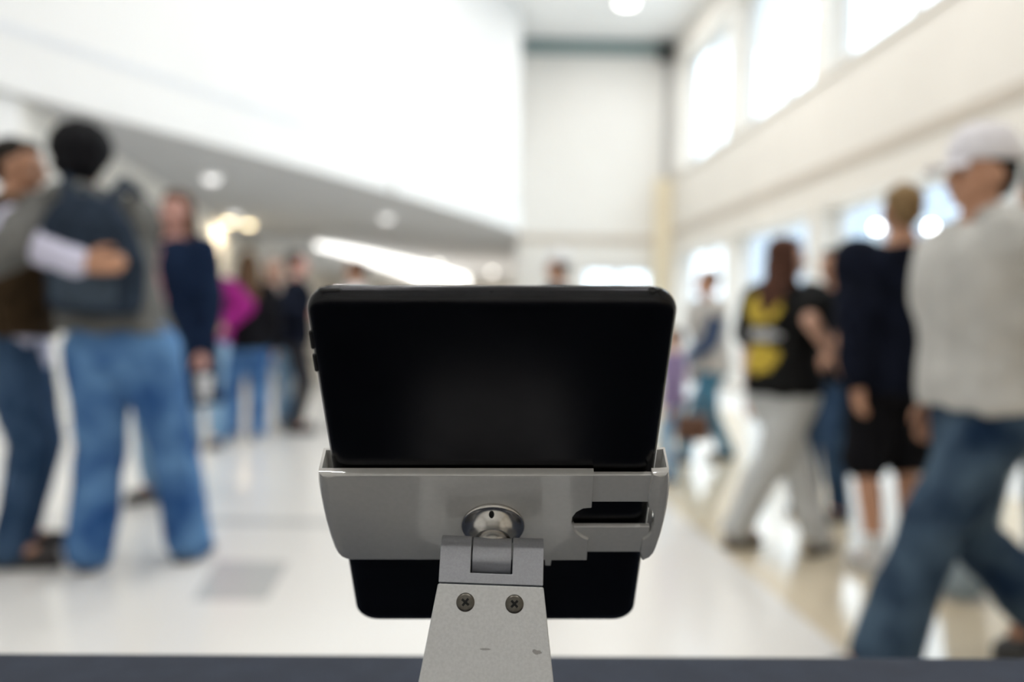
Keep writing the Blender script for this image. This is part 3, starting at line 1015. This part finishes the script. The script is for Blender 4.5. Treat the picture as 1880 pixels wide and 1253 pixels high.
    for i, sx in ((0, -1), (1, 1)):
        fy = R(-footyaw[i])
        tilt = R(-min(lift[i] * 260, 35))
        M = Matrix.Translation(Vector((an_[i].x, an_[i].y, lift[i] * .75))) @ Matrix.Rotation(fy * -1, 4, 'Z') @ Matrix.Rotation(tilt, 4, 'X')
        q = lambda x, y, z: M @ Vector((x, y, z))
        Q = M.to_3x3()
        f = Sh(k)
        f.ell(q(0, -.03, .058), (.041, .055, .055), Q); f.cap(q(0, -.02, .062), .038, q(0, .09, .045), .036); f.ell(q(0, .125, .042), (.046, .07, .036), Q)
        f.cap(q(0, -.01, .07), .045, q(0, -.01, .10), .046)
        fo = soft('shoe', f, sm_, root, .008, 3, zmin=.012)
        g = Sh(k)
        ol = [(-.036, -.075), (0, -.09), (.036, -.075), (.041, -.02), (.046, .08), (.050, .13), (.038, .18), (0, .202), (-.038, .18), (-.050, .13), (-.046, .08), (-.041, -.02)]
        g.rings([[q(x, y, z) for x, y in ol] for z in (.001, .022)])
        go = link('sole', g.mesh('sole'), so_, fo)
        if sock:
            z = Sh(k); z.cap(an_[i] + Vector((0, 0, -.02)), .050, an_[i].lerp(kn_[i], .17), .053)
            soft('sock', z, fabric('sock_white', (.75, .75, .74)), root, .009, 3)
    return dict(root=root, k=k, inv=inv, up=up, sh=sh_, el=el_, wr=wr_, HR=HR)


# --- fabrics
F_lav = fabric('lavender_white_cotton', (.66, .65, .80), .05)
F_brownv = fabric('dark_brown_cloth', (.055, .036, .020), .2)
F_jdark = fabric('dark_blue_denim', (.022, .048, .10), sc=7, col2=(.055, .10, .175))
F_jblue = fabric('blue_denim', (.028, .09, .25), sc=6, col2=(.13, .27, .50))
F_jlight = fabric('light_blue_denim', (.20, .36, .55), sc=6, col2=(.33, .50, .68))
F_jfade = fabric('faded_indigo_denim', (.009, .022, .05), sc=5, col2=(.07, .11, .155))
F_jgrey = fabric('grey_blue_denim', (.26, .33, .38), sc=6, col2=(.36, .43, .47))
F_jteal = fabric('teal_denim', (.05, .15, .23), sc=6, col2=(.09, .22, .32))
F_hood = fabric('grey_fleece', (.15, .15, .142), .15)
F_gh = fabric('heather_grey_fleece', (.50, .49, .46), .08)
F_navy = fabric('navy_wool', (.010, .020, .048), .2)
F_pink = fabric('rose_cotton', (.52, .24, .26), .1)
F_mag = fabric('magenta_knit', (.30, .02, .19), .12)
F_black = fabric('black_cotton', (.008, .008, .010), .2)
F_navyt = fabric('black_navy_cotton', (.006, .008, .016), .25)
F_char = fabric('charcoal_cloth', (.03, .03, .035), .15)
F_beige = fabric('beige_knit', (.42, .36, .32), .1)
F_white = fabric('white_cotton', (.70, .70, .70), .05)
F_pgrey = fabric('light_grey_twill', (.54, .55, .54), .06)
F_purple = fabric('purple_cotton', (.26, .20, .34), .1)
F_slate = fabric('slate_blue_cloth', (.05, .08, .15), .15)
F_vest = fabric('stone_grey_fleece', (.50, .48, .45), .06)
F_tee = fabric('black_printed_tee', (.010, .010, .010), .2)
F_tee2 = fabric('charcoal_printed_tee', (.012, .014, .018), .2)

# P: man in lavender shirt and brown vest, hugging
person('man in brown vest and lavender sleeves hugging at far left edge', (-2.14, 3.78), -72, 1.80, 'tan', 'short', (.02, .016, .013),
       top=F_brownv, sleeve='none', hem=.93, puff=.045, under=(F_lav, .026, .80, 'long'), pants=F_jdark, baggy=1.22, shoe=(.03, .022, .02),
       feet=[None, ('w', -2.06, 3.62, 0)], hands=[('w', -1.85, 4.0, 1.30), ('w', -1.58, 3.31, 1.22)], elbow=[(0, 0, -1), (.3, -.5, -1)],
       hdir=[None, (.45, .9, .05)], hnorm=[None, (-1, .35, 0)], curl=(.35, .5), head=(-8, -4), vox=.0075)
# P: man with backpack
bp = person('man with round black hair, grey hoodie and backpack seen from behind', (-1.635, 3.68), 4, 1.82, 'brown', 'round', (.006, .006, .008),
            top=F_hood, hem=.95, puff=.05, pants=F_jblue, baggy=1.38, shoe=(.012, .012, .012), hood=True, lean=(-.18, .05), wide=1.03,
            bell=1.15, feet=[('w', -1.74, 3.64, 0), ('w', -1.39, 3.82, 0)], hands=[('w', -2.12, 3.30, 1.20), ('w', -1.82, 4.0, 1.2)], elbow=[(1, -.6, 0), (.2, -.2, -1)], head=(6, 0), vox=.0085)
# P: woman in navy coat
person('woman with long brown hair, rose top and open navy coat holding cup', (-1.93, 5.0), 158, 1.77, 'pink', 'long', (.09, .045, .025),
       top=F_navy, hem=.56, puff=.045, front=F_pink, under=(F_pink, .02, .9, 'long'), pants=F_jlight, baggy=1.1, shoe=(.1, .08, .07),
       hands=[('w', -1.70, 4.88, .72), None], head=(12, 0), vox=.0085, curl=(.8, .35))
person('person in bright magenta knit behind the woman in navy coat', (-2.50, 7.2), 170, 1.63, 'light', 'long', (.12, .07, .04),
       top=F_mag, hem=.92, puff=.03, pants=F_jlight, baggy=1.1, hands=[('w', -2.27, 6.95, 1.0), None], elbow=[(-1, -.2, 0), None], vox=.012)
person('person with brown hair in black top and blue jeans, back turned', (-2.27, 7.5), 20, 1.62, 'light', 'long', (.11, .065, .035),
       top=F_black, hem=.86, puff=.035, pants=F_jblue, baggy=1.2, shoe=(.5, .5, .5), vox=.012)
person('person in beige knit and light jeans beside the man in black', (-2.33, 8.55), 200, 1.66, 'light', 'long', (.30, .24, .19),
       top=F_beige, hem=.88, puff=.035, pants=F_jlight, baggy=1.2, shoe=(.4, .36, .3), vox=.012)
person('man all in black standing left of the tablet, facing right', (-2.03, 8.25), -80, 1.69, 'pink', 'short', (.02, .015, .012),
       top=F_navyt, hem=.86, puff=.04, pants=F_char, baggy=1.1, hands=[None, ('w', -1.86, 8.0, 1.12)], vox=.012)
person('man with brown hair in pale shirt partly behind the tablet', (-1.55, 8.6), 80, 1.66, 'tan', 'short', (.06, .035, .025),
       top=F_white, hem=.86, puff=.03, pants=F_jgrey, baggy=1.3, hands=[('w', -1.75, 8.55, 1.0), None], vox=.012)
person('man in white cap and dark shirt just above the tablet', (.375, 7.5), 75, 1.655, 'tan', 'short', (.03, .02, .015),
       top=F_char, hem=.86, puff=.03, pants=F_jdark, cap=(.80, .80, .80), vox=.012)
person('man in slate jacket with pale front, striding left by the windows', (1.58, 6.95), 105, 1.54, 'tan', 'short', (.10, .06, .04),
       top=F_slate, hem=.88, puff=.032, under=(F_vest, .046, .84, 'none'), pants=F_jteal, baggy=1.15, shoe=(.03, .03, .04),
       feet=[('w', 1.36, 6.85, 0), ('w', 1.76, 7.1, 0)], hands=[('w', 1.37, 6.8, .82), None], lean=(0, .06), hip=.90, vox=.012)
person('short person in purple top half hidden by the tablet', (1.12, 6.05), 80, 1.05, 'light', 'short', (.08, .05, .03),
       top=F_purple, hem=.86, puff=.035, pants=F_jlight, baggy=1.2, vox=.012)
# P: girl in printed tee
spots(F_tee, [((-.05, -.17, 1.165), (.13, .12, .09), (.55, .40, .06), 30), ((-.06, -.17, 1.03), (.14, .12, .032), (.45, .45, .45), 60), ((-.05, -.17, .92), (.12, .12, .075), (.55, .40, .06), 30)])
person('woman with long brown hair in black tee with yellow back print', (1.30, 4.18), -52, 1.50, 'light', 'long', (.075, .032, .02),
       top=F_tee, sleeve='short', hem=.88, puff=.05, pants=F_pgrey, baggy=1.32, shoe=(.12, .08, .05), wide=1.0,
       feet=[('w', 1.46, 4.12, 0), ('w', 1.09, 4.22, 0)], hands=[None, ('w', 1.44, 3.93, .95)], elbow=[None, (.6, -.9, -.6)], head=(-25, 0), hip=.92)
# P: man behind facing left
spots(F_tee2, [((.02, .14, 1.10), (.10, .14, .08), (.6, .6, .6), 40)])
p12 = person('man in dark tee facing left behind the woman with yellow print', (1.80, 4.95), 118, 1.52, 'tan', 'short', (.015, .012, .01),
             top=F_tee2, sleeve='short', hem=.88, puff=.04, pants=F_jdark, baggy=1.15, shoe=(.02, .02, .02), hands=[('w', 1.57, 4.58, .78), None], vox=.009)
# P: blond in black shorts
person('person with short blond hair in black tee and shorts, back turned', (1.685, 3.84), 3, 1.69, 'tan', 'short', (.24, .155, .075),
       top=F_navyt, sleeve='long', hem=.82, puff=.055, pants=F_black, pant_end='knee', baggy=1.22, shoe=(.62, .62, .62), sock=True, wide=1.1,
       feet=[('w', 1.60, 3.80, 0), ('w', 1.80, 3.9, 0)], hands=[('w', 1.475, 3.72, .82), None], vox=.0085)
# P: boy in grey hoodie walking
p14 = person('boy in white cap and grey hoodie striding left past the table', (1.45, 2.70), 90, 1.69, 'tan', 'short', (.008, .007, .007),
             top=F_gh, hem=.90, puff=.052, pants=F_jfade, baggy=1.28, shoe=(.05, .05, .05), hood=True, cap=(.78, .76, .79), wide=1.12,
             bell=1.35, feet=[('w', 1.14, 2.62, 0), ('w', 1.76, 2.80, 0)], lift=(0, .06), hands=[('w', 1.68, 2.50, .90), ('w', 1.42, 2.92, .83)], lean=(0, .03), hip=.885,
             elbow=[(-.4, -1, -.2), None], footyaw=(3, -3), head=(6, 0), vox=.0085)
person('person in grey blue jeans cut off by the right edge', (2.05, 3.42), -8, 1.72, 'tan', 'short', (.02, .02, .02),
       top=F_hood, hem=.86, puff=.05, pants=F_jgrey, baggy=1.35, shoe=(.72, .72, .72), feet=[('w', 1.80, 3.44, 0), ('w', 2.12, 3.4, 0)], footyaw=(60, -10), vox=.0085)

# --- backpack on the man's back
F_pack = fabric('navy_grey_nylon', (.026, .038, .058), .18)
F_pack2 = fabric('slate_nylon', (.055, .075, .10), .15)
kk = bp['k']
bk = empty('backpack', (bp['root'].location.x - .04, 3.50, 1.06), R(4))
tag(bk, 'dark navy grey backpack on the back of the hooded man', 'backpack')
s = Sh(); s.loft([(.03, -.02, 0.0, .15, .05), (.025, -.03, .03, .18, .085), (.02, -.03, .2, .19, .095), (-.01, -.03, .36, .17, .085), (-.02, -.02, .44, .12, .06), (-.025, -.01, .47, .06, .03)], e=.7)
pk = soft('main_body', s, F_pack, bk, .009, 4, .008, 12)
s = Sh(); s.loft([(.02, -.10, .03, .10, .02), (.015, -.115, .06, .12, .035), (.01, -.115, .19, .12, .035), (.005, -.10, .22, .10, .02)], e=.7)
soft('front_pocket', s, F_pack2, bk, .009, 4, .004, 12)
s = Sh(); s.chain([(-.065, -.03, .46), (-.025, -.045, .50), (.02, -.03, .46)], [.011, .011, .011])
soft('handle', s, F_pack2, bk, .006, 2)
for sx in (-1, 1):
    s = Sh(); s.chain([(sx * .085 - .02, .0, .46), (sx * .115 - .03, .09, .54), (sx * .125 - .03, .20, .52), (sx * .13 - .02, .27, .40)], [.026, .027, .026, .022])
    soft('shoulder_strap', s, F_pack, bk, .009, 3)

# --- cup in the woman's hand
cu = empty('paper_cup', (-1.705, 4.86, .60)); tag(cu, 'white paper cup held by the woman in navy coat', 'cup')
link('cup_body', ring_lathe([(.028, 0), (.030, .002), (.042, .115), (.0435, .118), (.041, .118), (.03, .01)]).mesh('cup_body', smooth=True), mat('white_paper', (.8, .8, .8), .6, scale=40), cu)
link('lid', ring_lathe([(.045, .114), (.046, .122), (.040, .128), (.038, .136), (.01, .137)]).mesh('lid', smooth=True), mat('white_lid', (.82, .82, .82), .35, scale=40), cu)
# --- brown bag carried by the short person
bg_ = empty('handbag', (1.22, 5.86, .30)); tag(bg_, 'small brown leather bag beside the right edge of tablet', 'bag')
s = Sh(); s.loft([(0, 0, 0, .11, .05), (0, 0, .02, .12, .06), (0, 0, .14, .115, .055), (0, 0, .18, .10, .035)], e=.6)
soft('bag_body', s, mat('brown_leather', (.10, .045, .025), .45, scale=20, bump=.2), bg_, .009, 3)
s = Sh(); s.chain([(-.08, 0, .17), (-.06, 0, .26), (0, 0, .30), (.06, 0, .26), (.08, 0, .17)], [.009] * 5)
soft('strap', s, mat('brown_leather', (.10, .045, .025)), bg_, .005, 2)

bake_all()
